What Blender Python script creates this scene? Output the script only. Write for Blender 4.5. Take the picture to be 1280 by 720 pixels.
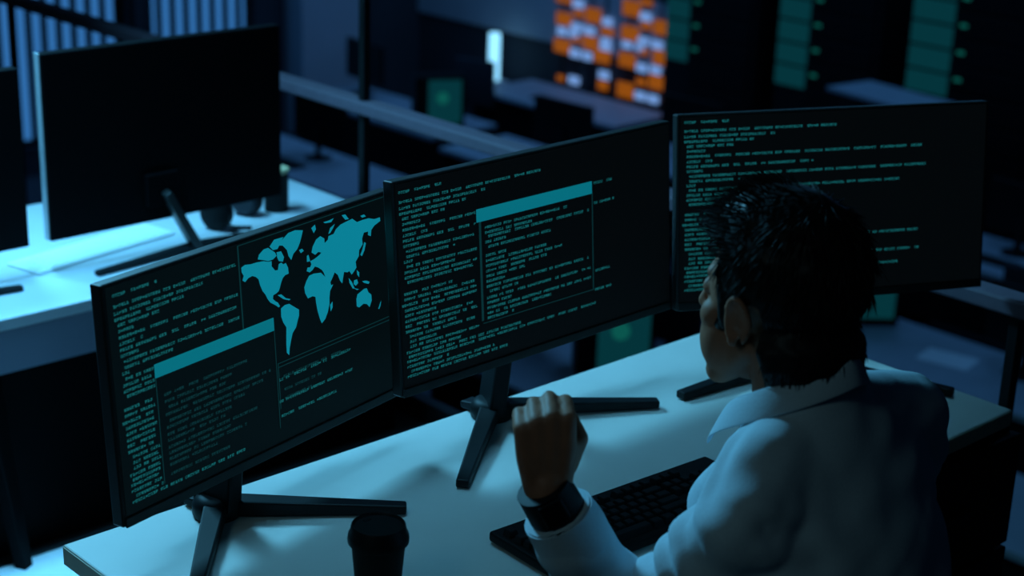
import bpy, bmesh, math, random
from mathutils import Vector, Matrix, Quaternion, noise
from mathutils.bvhtree import BVHTree

sc = bpy.context.scene
for o in list(bpy.data.objects):
    bpy.data.objects.remove(o, do_unlink=True)
C = sc.collection
R = math.radians
rnd = random.Random(7)

# ------------------------------------------------------------------ camera
YAW, PITCH, ROLL = 0.7599, 0.3360, 0.0340
fw = Vector((math.sin(YAW) * math.cos(PITCH), math.cos(YAW) * math.cos(PITCH), -math.sin(PITCH)))
rt = Vector((math.cos(YAW), -math.sin(YAW), 0))
up = rt.cross(fw)
r2 = rt * math.cos(ROLL) + up * math.sin(ROLL)
u2 = -rt * math.sin(ROLL) + up * math.cos(ROLL)
cd = bpy.data.cameras.new('camera')
cam = bpy.data.objects.new('camera', cd)
C.objects.link(cam)
cam.matrix_world = Matrix(((r2.x, u2.x, -fw.x, -2.5394), (r2.y, u2.y, -fw.y, -1.9803), (r2.z, u2.z, -fw.z, 1.1555), (0, 0, 0, 1)))
cd.sensor_width = 36.0
cd.lens = 2109.95 / 1280 * 36
cd.clip_end = 100
cd.dof.use_dof = True
cd.dof.focus_distance = 2.5
cd.dof.aperture_fstop = 3.6
sc.camera = cam

# ------------------------------------------------------------------ light
sc.view_settings.view_transform = 'Standard'
sc.view_settings.look = 'None'
sc.view_settings.gamma = 1
sc.view_settings.use_curve_mapping = False
sc.view_settings.exposure = 0
w = bpy.data.worlds.new('world')
sc.world = w
w.use_nodes = True
w.node_tree.nodes['Background'].inputs[0].default_value = (0.12, 0.35, 0.8, 1)
w.node_tree.nodes['Background'].inputs[1].default_value = 0.006


def area(name, loc, target, size, energy, col):
    l = bpy.data.lights.new(name, 'AREA')
    l.shape = 'RECTANGLE'
    l.size, l.size_y = size
    l.energy = energy
    l.color = col
    o = bpy.data.objects.new(name, l)
    C.objects.link(o)
    o.location = loc
    o.rotation_euler = (Vector(target) - Vector(loc)).to_track_quat('-Z', 'Y').to_euler()
    return o


dl = area('desk_pendant_light', (-0.72, 0.22, 2.3), (-0.72, 0.1, 0.0), (2.1, 0.35), 2.9, (0.17, 0.63, 1.0))  # unseen strip light added over the desk, its cone kept off the man
dl.rotation_euler = (R(-2), 0, 0)
dl.data.spread = R(49)
area('front_light', (-0.85, 2.1, 1.80), (-0.8, -0.8, 0.25), (0.5, 0.5), 72, (0.15, 0.63, 1.0))
cl = area('counter_light', (-1.15, 1.36, 2.0), (-0.95, 1.36, -0.15), (0.5, 0.4), 18, (0.13, 0.58, 1.0))
cl.data.spread = R(70)
area('warm_fill_light', (-3.2, -0.9, 1.7), (-0.9, -0.7, 0.2), (0.5, 0.5), 2.0, (0.5, 0.92, 1.0))  # unseen teal fill added from the camera's left
for lx, ly, e in ((5.2, 3.0, 13), (5.2, 8.2, 26), (7.6, 8.8, 30), (7.6, 4.6, 18)):
    area('hall_light', (lx, ly, 1.6), (lx, ly, -3), (2.0, 2.0), e, (0.11, 0.42, 1.0))


# ------------------------------------------------------------------ helpers
def tag(o, label=None, cat=None, group=None, kind=None):
    if label: o['label'] = label
    if cat: o['category'] = cat
    if group: o['group'] = group
    if kind: o['kind'] = kind
    return o


def empty(name, loc=(0, 0, 0), rz=0.0, label=None, cat=None, group=None):
    o = bpy.data.objects.new(name, None)
    C.objects.link(o)
    o.location = loc
    o.rotation_euler = (0, 0, rz)
    o.empty_display_size = 0.05
    return tag(o, label, cat, group)


def obj(name, bm, m, parent=None, smooth=False, angle=None):
    bmesh.ops.recalc_face_normals(bm, faces=bm.faces[:])
    me = bpy.data.meshes.new(name)
    bm.to_mesh(me)
    bm.free()
    me.materials.append(m)
    if smooth:
        for p in me.polygons: p.use_smooth = True
        if angle:
            try: me.set_sharp_from_angle(angle=R(angle))
            except Exception: pass
    o = bpy.data.objects.new(name, me)
    C.objects.link(o)
    if parent: o.parent = parent
    return o


def copy_tree(o, parent=None):
    c = o.copy()
    C.objects.link(c)
    if parent: c.parent = parent
    for ch in list(o.children): copy_tree(ch, c)
    return c


def box(bm, lo, hi, bev=0.0, M=None, seg=2):
    lo, hi = Vector(lo), Vector(hi)
    t = bmesh.new()
    bmesh.ops.create_cube(t, size=1)
    for v in t.verts:
        v.co = Vector((lo[i] + (v.co[i] + 0.5) * (hi[i] - lo[i]) for i in range(3)))
    if bev:
        bmesh.ops.bevel(t, geom=t.edges[:], offset=bev, segments=seg, profile=0.5, affect='EDGES')
    if M:
        bmesh.ops.transform(t, matrix=M, verts=t.verts[:])
    merge(bm, t)


def merge(bm, t):
    me = bpy.data.meshes.new('tmp')
    t.to_mesh(me)
    t.free()
    bm.from_mesh(me)
    bpy.data.meshes.remove(me)


def frame(a, b):
    d = (Vector(b) - Vector(a)).normalized()
    x = d.cross(Vector((0, 0, 1)))
    if x.length < 1e-4: x = Vector((1, 0, 0))
    x.normalize()
    return d, x, x.cross(d)


def bar(bm, a, b, w0, h0, w1=None, h1=None, bev=0.0):
    """rectangular tapered bar from a to b: width across, height up"""
    w1 = w0 if w1 is None else w1
    h1 = h0 if h1 is None else h1
    d, x, z = frame(a, b)
    a, b = Vector(a), Vector(b)
    t = bmesh.new()
    vs = [t.verts.new(p + x * sx * ww / 2 + z * sz * hh / 2) for p, ww, hh in ((a, w0, h0), (b, w1, h1)) for sx, sz in ((-1, -1), (1, -1), (1, 1), (-1, 1))]
    for f in ((0, 1, 2, 3), (7, 6, 5, 4), (0, 4, 5, 1), (1, 5, 6, 2), (2, 6, 7, 3), (3, 7, 4, 0)):
        t.faces.new([vs[i] for i in f])
    bmesh.ops.recalc_face_normals(t, faces=t.faces[:])
    if bev: bmesh.ops.bevel(t, geom=t.edges[:], offset=bev, segments=2, profile=0.5, affect='EDGES')
    merge(bm, t)


def tube(bm, pts, rad, n=12, cap=True):
    pts = [Vector(p) for p in pts]
    if not hasattr(rad, '__len__'): rad = [rad] * len(pts)
    rings = []
    px = None
    for i, p in enumerate(pts):
        d = (pts[min(i + 1, len(pts) - 1)] - pts[max(i - 1, 0)]).normalized()
        if px is None:
            px = d.orthogonal().normalized()
        else:
            px = (px - d * px.dot(d)).normalized()
        py = d.cross(px)
        rings.append([bm.verts.new(p + (px * math.cos(a) + py * math.sin(a)) * rad[i]) for a in [2 * math.pi * k / n for k in range(n)]])
    for a, b in zip(rings, rings[1:]):
        for k in range(n):
            bm.faces.new((a[k], a[(k + 1) % n], b[(k + 1) % n], b[k]))
    if cap:
        bm.faces.new(rings[0][::-1])
        bm.faces.new(rings[-1])


def lathe(bm, prof, n=32, c=(0, 0, 0)):
    c = Vector(c)
    rings = []
    for r, z in prof:
        rings.append([bm.verts.new(c + Vector((r * math.cos(2 * math.pi * k / n), r * math.sin(2 * math.pi * k / n), z))) for k in range(n)])
    for a, b in zip(rings, rings[1:]):
        for k in range(n):
            bm.faces.new((a[k], a[(k + 1) % n], b[(k + 1) % n], b[k]))
    bm.faces.new(rings[0][::-1])
    bm.faces.new(rings[-1])


def ball(bm, c, r, M=None, sub=3):
    """ellipsoid"""
    if not hasattr(r, '__len__'): r = (r, r, r)
    t = bmesh.new()
    bmesh.ops.create_icosphere(t, subdivisions=sub, radius=1)
    for v in t.verts: v.co = Vector((v.co[0] * r[0], v.co[1] * r[1], v.co[2] * r[2]))
    if M: bmesh.ops.transform(t, matrix=M.to_4x4(), verts=t.verts[:])
    bmesh.ops.translate(t, vec=Vector(c), verts=t.verts[:])
    merge(bm, t)


def limb(bm, pts, rad, n=16):
    """tapered limb with round joints, for the voxel union"""
    for (a, b), (ra, rb) in zip(zip(pts, pts[1:]), zip(rad, rad[1:])):
        a, b = Vector(a), Vector(b)
        tube(bm, [a, a.lerp(b, .5), b], [ra, (ra + rb) / 2, rb], n)
    for p, r in zip(pts, rad):
        ball(bm, p, r, sub=2)


def loft(bm, rings, n=28):
    """rings of (centre, half width, half depth, power)"""
    R_ = []
    for c, a, b, *pw in rings:
        e = pw[0] if pw else 1.0
        c = Vector(c)
        row = []
        for k in range(n):
            t = 2 * math.pi * k / n
            cx, sx = math.cos(t), math.sin(t)
            row.append(bm.verts.new(c + Vector((a * math.copysign(abs(cx) ** e, cx), b * math.copysign(abs(sx) ** e, sx), 0))))
        R_.append(row)
    for a, b in zip(R_, R_[1:]):
        for k in range(n):
            bm.faces.new((a[k], a[(k + 1) % n], b[(k + 1) % n], b[k]))
    bm.faces.new(R_[0][::-1])
    bm.faces.new(R_[-1])


def voxel(bm, size, smooth_it=3, fac=0.5):
    """union of overlapping closed shapes into one continuous surface"""
    bmesh.ops.recalc_face_normals(bm, faces=bm.faces[:])
    me = bpy.data.meshes.new('vox')
    bm.to_mesh(me)
    bm.free()
    o = bpy.data.objects.new('vox', me)
    C.objects.link(o)
    m = o.modifiers.new('r', 'REMESH')
    m.mode = 'VOXEL'
    m.voxel_size = size
    if smooth_it:
        s = o.modifiers.new('s', 'SMOOTH')
        s.factor = fac
        s.iterations = smooth_it
    dg = bpy.context.evaluated_depsgraph_get()
    dg.update()
    ev = o.evaluated_get(dg)
    out = bmesh.new()
    out.from_mesh(ev.to_mesh())
    ev.to_mesh_clear()
    bpy.data.objects.remove(o, do_unlink=True)
    bpy.data.meshes.remove(me)
    return out


def mat(name, col, rough=0.5, metal=0.0, var=0.08, scale=40.0, bump=0.0, spec=0.5, sub=None):
    m = bpy.data.materials.new(name)
    m.use_nodes = True
    nt = m.node_tree
    b = nt.nodes['Principled BSDF']
    b.inputs['Roughness'].default_value = rough
    b.inputs['Metallic'].default_value = metal
    b.inputs['Specular IOR Level'].default_value = spec
    tc = nt.nodes.new('ShaderNodeTexCoord')
    nz = nt.nodes.new('ShaderNodeTexNoise')
    nz.inputs['Scale'].default_value = scale
    nz.inputs['Detail'].default_value = 4
    nt.links.new(tc.outputs['Object'], nz.inputs['Vector'])
    rp = nt.nodes.new('ShaderNodeValToRGB')
    lo = [max(0, c * (1 - var)) for c in col]
    hi = [min(1, c * (1 + var)) for c in col]
    rp.color_ramp.elements[0].color = (*lo, 1)
    rp.color_ramp.elements[1].color = (*hi, 1)
    rp.color_ramp.elements[0].position = 0.35
    rp.color_ramp.elements[1].position = 0.65
    nt.links.new(nz.outputs['Fac'], rp.inputs['Fac'])
    nt.links.new(rp.outputs['Color'], b.inputs['Base Color'])
    if bump:
        bp = nt.nodes.new('ShaderNodeBump')
        bp.inputs['Strength'].default_value = bump
        bp.inputs['Distance'].default_value = 0.002
        nt.links.new(nz.outputs['Fac'], bp.inputs['Height'])
        nt.links.new(bp.outputs['Normal'], b.inputs['Normal'])
    return m


def glow(name, col, strength=1.0, base=(0.01, 0.02, 0.02)):
    m = mat(name, base, 0.5, spec=0.12)
    b = m.node_tree.nodes['Principled BSDF']
    b.inputs['Emission Color'].default_value = (*col, 1)
    b.inputs['Emission Strength'].default_value = strength
    return m


def srgb(r, g, b):
    return tuple(((c / 255 + 0.055) / 1.055) ** 2.4 if c > 10 else c / 255 / 12.92 for c in (r, g, b))


M = dict(
    desk=mat('white_laminate', (0.72, 0.74, 0.70), 0.45, var=0.02, scale=8),
    desk_edge=mat('cream_edge_band', (0.62, 0.60, 0.42), 0.5, var=0.04),
    counter=mat('white_counter_laminate', (0.56, 0.58, 0.62), 0.4, var=0.02, scale=8),
    black=mat('black_plastic', (0.006, 0.0065, 0.007), 0.55, var=0.15, spec=0.15),
    jet=mat('jet_black_plastic', (0.0025, 0.0025, 0.003), 0.6, var=0.1, spec=0.08),
    black_metal=mat('black_powder_coat', (0.008, 0.009, 0.010), 0.5, 0.0, var=0.1, spec=0.2),
    bezel=mat('dark_bezel', (0.016, 0.017, 0.016), 0.45, var=0.1),
    silver=mat('silver_edge', (0.55, 0.57, 0.6), 0.35, 0.3, var=0.05),
    floor=mat('dark_grey_floor', (0.035, 0.037, 0.04), 0.6, var=0.1, scale=3, spec=0.2),
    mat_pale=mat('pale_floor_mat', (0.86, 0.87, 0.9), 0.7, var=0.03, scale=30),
    hall_floor=mat('dark_blue_grey_carpet', (0.06, 0.065, 0.08), 0.9, var=0.15, scale=6),
    wall=mat('dark_wall_paint', (0.03, 0.034, 0.045), 0.8, var=0.08, scale=2),
    pale_wall=mat('pale_grey_paint', (0.42, 0.44, 0.5), 0.7, var=0.05, scale=2),
    rail=mat('brushed_rail', (0.14, 0.10, 0.135), 0.6, 0.0, var=0.05),
    hall_desk=mat('hall_desk_laminate', (0.34, 0.37, 0.42), 0.5, var=0.05, scale=6),
    cup=mat('matte_black_paper', (0.008, 0.009, 0.010), 0.7, var=0.1, spec=0.2),
    lid=mat('black_lid_plastic', (0.005, 0.005, 0.006), 0.5, var=0.1, spec=0.2),
    key=mat('black_keycap', (0.007, 0.008, 0.009), 0.55, var=0.1, spec=0.2),
    skin=mat('warm_skin', (0.42, 0.16, 0.085), 0.6, var=0.06, scale=60, bump=0.1),
    hair=mat('black_hair', (0.008, 0.007, 0.007), 0.5, var=0.3, scale=200, spec=0.3),
    shirt=mat('pale_blue_cotton', (0.60, 0.72, 0.80), 0.85, var=0.03, scale=300, bump=0.15, spec=0.2),
    trousers=mat('dark_trousers', (0.02, 0.022, 0.03), 0.85, var=0.1),
    shoe=mat('black_leather', (0.012, 0.012, 0.012), 0.35, var=0.1),
    paper=mat('white_paper', (0.8, 0.8, 0.82), 0.8, var=0.02),
    white_key=mat('white_keyboard_plastic', (0.85, 0.87, 0.88), 0.4, var=0.02),
    fascia=mat('grey_fascia_laminate', (0.22, 0.23, 0.30), 0.5, var=0.03, scale=8),  # front of the white counter, its shade put into this grey
    blind=mat('white_blind_slat', (0.6, 0.65, 0.7), 0.6, var=0.03),
    chair=mat('dark_chair_fabric', (0.02, 0.022, 0.03), 0.85, var=0.15),
    tan=mat('tan_card', (0.5, 0.38, 0.22), 0.6, var=0.08),
    eye=mat('eye_white', (0.7, 0.68, 0.66), 0.2, var=0.02),
)
M['text'] = glow('code_glow', srgb(17, 88, 92), 1.0)
M['text_dim'] = glow('dim_code_glow', srgb(10, 48, 52), 1.0)
M['bar'] = glow('title_bar_glow', srgb(6, 108, 124), 1.0)
M['map'] = glow('map_glow', srgb(10, 128, 150), 1.0)
M['line'] = glow('frame_line_glow', srgb(8, 46, 50), 1.0)
M['screen'] = glow('screen_dark', srgb(3, 6, 8), 1.0, (0.004, 0.005, 0.005))
M['screen_teal'] = glow('screen_dark_teal', srgb(3, 11, 14), 1.0, (0.004, 0.005, 0.005))

# ------------------------------------------------------------------ the setting
FZ = -0.74          # gallery floor
HZ = -3.0           # hall floor
bm = bmesh.new(); box(bm, (-5, -4, FZ - 0.2), (0.34, 11.4, FZ))
tag(obj('floor', bm, M['floor']), kind='structure')
bm = bmesh.new(); box(bm, (0.34, -4, HZ - 0.2), (9.0, 11.7, HZ))
tag(obj('floor_hall', bm, M['hall_floor']), kind='structure')
bm = bmesh.new(); box(bm, (8.8, -4, HZ), (9.0, 11.7, 2.2))
tag(obj('wall_right', bm, M['wall']), kind='structure')
# wall at the back with two window openings
bm = bmesh.new()
W0, W1, WM0, WM1, WZ = 3.3, 6.74, 5.36, 5.60, 1.4
box(bm, (W1, 11.5, HZ), (8.8, 11.7, 2.2))
box(bm, (-5, 11.5, HZ), (W0, 11.7, 2.2))
box(bm, (W0, 11.5, WZ), (W1, 11.7, 2.2))
box(bm, (W0, 11.5, HZ), (W1, 11.7, -2.75))
box(bm, (WM0, 11.5, -2.75), (WM1, 11.7, WZ))
tag(obj('wall_back', bm, M['wall']), kind='structure')
bm = bmesh.new(); box(bm, (0.2, -4, HZ), (0.34, 11.4, FZ - 0.2))
tag(obj('wall_gallery', bm, M['wall']), kind='structure')
M['night'] = glow('blue_daylight_glass', (0.030, 0.155, 0.42), 1.0, (0.02, 0.03, 0.04))
for n, (a, b) in enumerate(((W0, WM0), (WM1, W1))):
    win = empty('window_%d' % (n + 1), ((a + b) / 2, 11.6, -2.75))
    win['kind'] = 'structure'
    bm = bmesh.new()
    h = WZ + 2.75
    hw = (b - a) / 2
    box(bm, (-hw, -.03, 0), (-hw + .05, .03, h)); box(bm, (hw - .05, -.03, 0), (hw, .03, h))
    box(bm, (-hw, -.03, 0), (hw, .03, .05)); box(bm, (-hw, -.03, h - .05), (hw, .03, h))
    obj('window_frame', bm, M['black_metal'], win)
    bm = bmesh.new(); box(bm, (-hw + .05, 0.01, .05), (hw - .05, .02, h - .05))
    obj('window_glass', bm, M['night'], win)
    bl = empty('vertical_blind', ((a + b) / 2, 11.42, -2.75), 0,
               'dark vertical louvre blind on the wider window at left' if n == 0 else 'dark vertical louvre blind on the narrower window beside the grey column', 'blind')
    k = 0
    x = a + 0.03
    while x < b - .02:
        bm = bmesh.new(); bar(bm, (x - (a + b) / 2, 0, .06), (x - (a + b) / 2, 0, h - .04), 0.066, 0.012, bev=.002)
        obj('slat', bm, M['black'], bl)
        x += .1435; k += 1
    bm = bmesh.new(); box(bm, (-hw, -.03, h - .04), (hw, .05, h + .03), .005)
    obj('head_rail', bm, M['black_metal'], bl)
bm = bmesh.new(); box(bm, (7.08, 11.2, HZ), (7.86, 11.5, 2.2), .01)
tag(obj('trim_1', bm, M['pale_wall']), kind='structure')       # broad pale column
bm = bmesh.new(); box(bm, (8.772, 7.55, -1.96), (8.8, 11.5, -1.38), .01)
tag(obj('trim_2', bm, M['pale_wall']), kind='structure')       # pale band on the far wall

# railing along the edge of the gallery
rl = empty('gallery_railing', (0.26, 1.5, FZ), 0, 'pale blue-grey railing with dark posts running behind the desks', 'railing')
bm = bmesh.new(); box(bm, (-.03, -5, .815), (.03, 9.8, .85), .006); obj('top_rail', bm, M['rail'], rl)
for y, h in ((-3.6, .815), (-1.943, .815), (.075, 2.6), (2.1, .815), (4.1, .815), (6.1, .815), (8.1, .815)):
    bm = bmesh.new(); box(bm, (-.012, y - .012, 0), (.012, y + .012, h), .003); obj('post', bm, M['black_metal'], rl)
bm = bmesh.new(); box(bm, (-.02, -5, .0), (.02, 9.8, .06), .004); obj('bottom_rail', bm, M['black_metal'], rl)

bm = bmesh.new(); box(bm, (-1.3, -.52, 0), (.43, .52, .012), .004)  # thin slab added for the bright floor patch, brightness put into its colour
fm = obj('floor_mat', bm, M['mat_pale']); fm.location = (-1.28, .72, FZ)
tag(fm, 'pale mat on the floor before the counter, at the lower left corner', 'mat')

# ------------------------------------------------------------------ main desk
DW, DD = 1.521, 0.5993
dk = empty('office_desk', (-DW / 2, -DD / 2, FZ), 0, 'long white office desk carrying the three glowing monitors', 'desk')
bm = bmesh.new(); box(bm, (-DW / 2, -DD / 2, -.032 - FZ), (DW / 2, DD / 2, -FZ), .003); obj('tabletop', bm, M['desk'], dk)
bm = bmesh.new()
for s in (-1, 1):
    box(bm, (s * DW / 2 - .0008, -DD / 2 + .002, -.03 - FZ), (s * DW / 2 + .0008, DD / 2 - .002, -.003 - FZ))
    box(bm, (-DW / 2 + .002, s * DD / 2 - .0008, -.03 - FZ), (DW / 2 - .002, s * DD / 2 + .0008, -.003 - FZ))
obj('edge_band', bm, M['desk_edge'], dk)
for x in (-DW / 2 + .10, DW / 2 - .10):
    for y in (-DD / 2 + .07, DD / 2 - .05):
        if x > 0 and y < 0: continue
        bm = bmesh.new(); bar(bm, (x, y, 0), (x, y, -.034 - FZ), .045, .045, bev=.003); obj('leg', bm, M['black_metal'], dk)
bm = bmesh.new(); box(bm, (-DW / 2 + .12, DD / 2 - .06, .3), (DW / 2 - .12, DD / 2 - .045, -.034 - FZ)); obj('modesty_panel', bm, M['black'], dk)

pd = empty('drawer_pedestal', (-.205, -.335, FZ), 0, 'black drawer cabinet under the right end of the white desk', 'cabinet')
bm = bmesh.new(); box(bm, (-.215, -.255, .02), (.225, .26, .70), .004); obj('body', bm, M['black'], pd)
for k in range(3):
    d = bmesh.new(); box(d, (-.205, -.279, .03 + k * .224), (.227, -.256, .245 + k * .224), .004); dr = obj('drawer', d, M['black'], pd)
    d = bmesh.new(); box(d, (-.05, -.291, .135 + k * .224), (.07, -.279, .150 + k * .224), .003); obj('handle', d, M['black_metal'], dr)
bm = bmesh.new(); box(bm, (-.19, -.24, 0), (.2, .24, .02)); obj('plinth', bm, M['black'], pd)

# ------------------------------------------------------------------ monitors
GL = []
for _ in range(26):
    g = []
    for r in range(5):
        row = [rnd.random() < .62 for _ in range(3)]
        g.append(row)
    g[rnd.choice((0, 2, 4))] = [True, True, True]
    GL.append(g)


def quad(bm, x0, z0, x1, z1, y):
    bm.faces.new([bm.verts.new(p) for p in ((x0, y, z0), (x1, y, z0), (x1, y, z1), (x0, y, z1))])


class Scr:
    """content of a screen in its own u (from left) and v (from top)"""
    def __init__(s, w, h): s.w, s.h = w, h
    def x(s, u): return (u - .5) * s.w
    def z(s, v): return (1 - v) * s.h
    def row(s, bm, v, u0, u1, y, pu=.0072, hv=.0125, seed=0, skip=None):
        r = random.Random(seed)
        u = u0
        left = r.randint(3, 11)
        while u < u1:
            if left == 0:
                u += pu * r.choice((1, 1, 1, 2)); left = r.randint(2, 12); continue
            left -= 1
            if not (skip and skip(u, v)):
                g = r.choice(GL)
                for i, rr in enumerate(g):
                    a = None
                    for k in range(4):
                        on = k < 3 and rr[k]
                        if on and a is None: a = k
                        if not on and a is not None:
                            quad(bm, s.x(u + a * pu * .28), s.z(v + (i + 1) * hv / 5), s.x(u + k * pu * .28), s.z(v + i * hv / 5), y)
                            a = None
            u += pu


LIST = [(.034, .02, .156), (.078, .02, .50), (.106, .02, .30), (.131, .02, .235), (.155, .028, .165), (.180, .028, .08), (.206, .028, .775),
        (.232, .028, .10), (.257, .028, .42), (.281, .028, .085), (.306, .036, .785), (.331, .036, .19), (.353, .028, .05), (.377, .036, .705),
        (.402, .028, .20), (.426, .028, .30), (.449, .036, .26), (.500, .024, .18), (.526, .024, .42), (.552, .016, .50), (.577, .024, .37),
        (.602, .024, .12), (.627, .024, .30), (.652, .024, .770), (.677, .024, .19), (.702, .036, .44), (.727, .036, .12), (.750, .036, .775),
        (.775, .024, .20), (.797, .030, .42), (.818, .024, .705), (.842, .024, .16), (.866, .036, .32), (.888, .024, .38)]


def monitor(name, label, base, yaw, tilt, h, wd, hub, tips, teal=False):
    """base = middle of the panel's bottom edge; hub and foot tips are points on the desk"""
    mo = empty(name, (hub[0], hub[1], 0.0), 0, label, 'monitor', 'monitors on the white desk')
    org = Vector((hub[0], hub[1], 0.0))
    ex = Vector((math.cos(yaw), math.sin(yaw), 0)); n = Vector((-math.sin(yaw), math.cos(yaw), 0))
    ez = Vector((0, 0, 1)) * math.cos(tilt) + n * math.sin(tilt); ey = ez.cross(ex)
    Mp = Matrix(((ex.x, ey.x, ez.x, base[0] - org.x), (ex.y, ey.y, ez.y, base[1] - org.y), (ex.z, ey.z, ez.z, base[2] - org.z), (0, 0, 0, 1)))

    def put(nm, bm, m, par=None, **k):
        bmesh.ops.transform(bm, matrix=Mp, verts=bm.verts[:])
        return obj(nm, bm, m, par or mo, **k)
    b = bmesh.new(); box(b, (-wd / 2, 0.0, 0), (wd / 2, .022, h), .003); hs = put('housing', b, M['bezel'])
    b = bmesh.new(); box(b, (-wd * .33, .022, h * .12), (wd * .33, .05, h * .78), .012); put('rear_bulge', b, M['black'])
    b = bmesh.new(); box(b, (-wd / 2 + .003, -.004, 0.0), (wd / 2 - .003, 0.0, .014), .001); put('chin_bezel', b, M['bezel'])
    b = bmesh.new(); box(b, (-wd / 2 + .006, -.0015, .016), (wd / 2 - .006, .001, h - .005)); s = put('screen', b, M['screen_teal'] if teal else M['screen'])
    # stand: neck behind the panel and a foot of two prongs
    hubv = Vector((0, 0, 0))
    top = Mp @ Vector(((org - Vector(base)).dot(ex) * .6, .05, h * .36))
    b = bmesh.new()
    bar(b, (0, 0, .012), top, .072, .03, .066, .026, bev=.004)
    put_neck = obj('neck', b, M['black_metal'], mo)
    b = bmesh.new(); lathe(b, [(.034, 0), (.036, .004), (.036, .02), (.03, .03), (.02, .034)], 24); obj('hub', b, M['black_metal'], mo, True, 40)
    for t in tips:
        v = Vector((t[0] - org.x, t[1] - org.y, 0))
        b = bmesh.new()
        bar(b, (0, 0, .016), (v.x, v.y, .009), .034, .026, .021, .014, bev=.003)
        obj('foot_prong', b, M['black_metal'], mo)
    back = -(Vector((tips[0][0], tips[0][1], 0)) + Vector((tips[1][0], tips[1][1], 0)) - 2 * org).normalized() * .06
    b = bmesh.new(); bar(b, (0, 0, .014), (back.x, back.y, .008), .036, .022, .03, .012, bev=.003); obj('heel', b, M['black_metal'], mo)
    return mo, s, put, Scr(wd, h)


def code(put, s, S, rows, m, y, skip=None, seed=0, nm='code_text', **k):
    b = bmesh.new()
    for i, (v, a, c) in enumerate(rows): S.row(b, v, a, c, y, seed=seed + i, skip=skip, **k)
    return put(nm, b, m, s)


def rect(put, s, S, u0, v0, u1, v1, y, m, nm):
    b = bmesh.new(); box(b, (S.x(u0), y, S.z(v1)), (S.x(u1), y + .0006, S.z(v0)))
    return put(nm, b, m, s)


def frame_lines(put, s, S, segs, y, nm, t=.0011):
    b = bmesh.new()
    for u0, v0, u1, v1 in segs:
        x0, x1, z0, z1 = S.x(u0), S.x(u1), S.z(v0), S.z(v1)
        box(b, (min(x0, x1) - t / 2, y, min(z0, z1) - t / 2), (max(x0, x1) + t / 2, y + .0005, max(z0, z1) + t / 2))
    return put(nm, b, M['line'], s)


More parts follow.
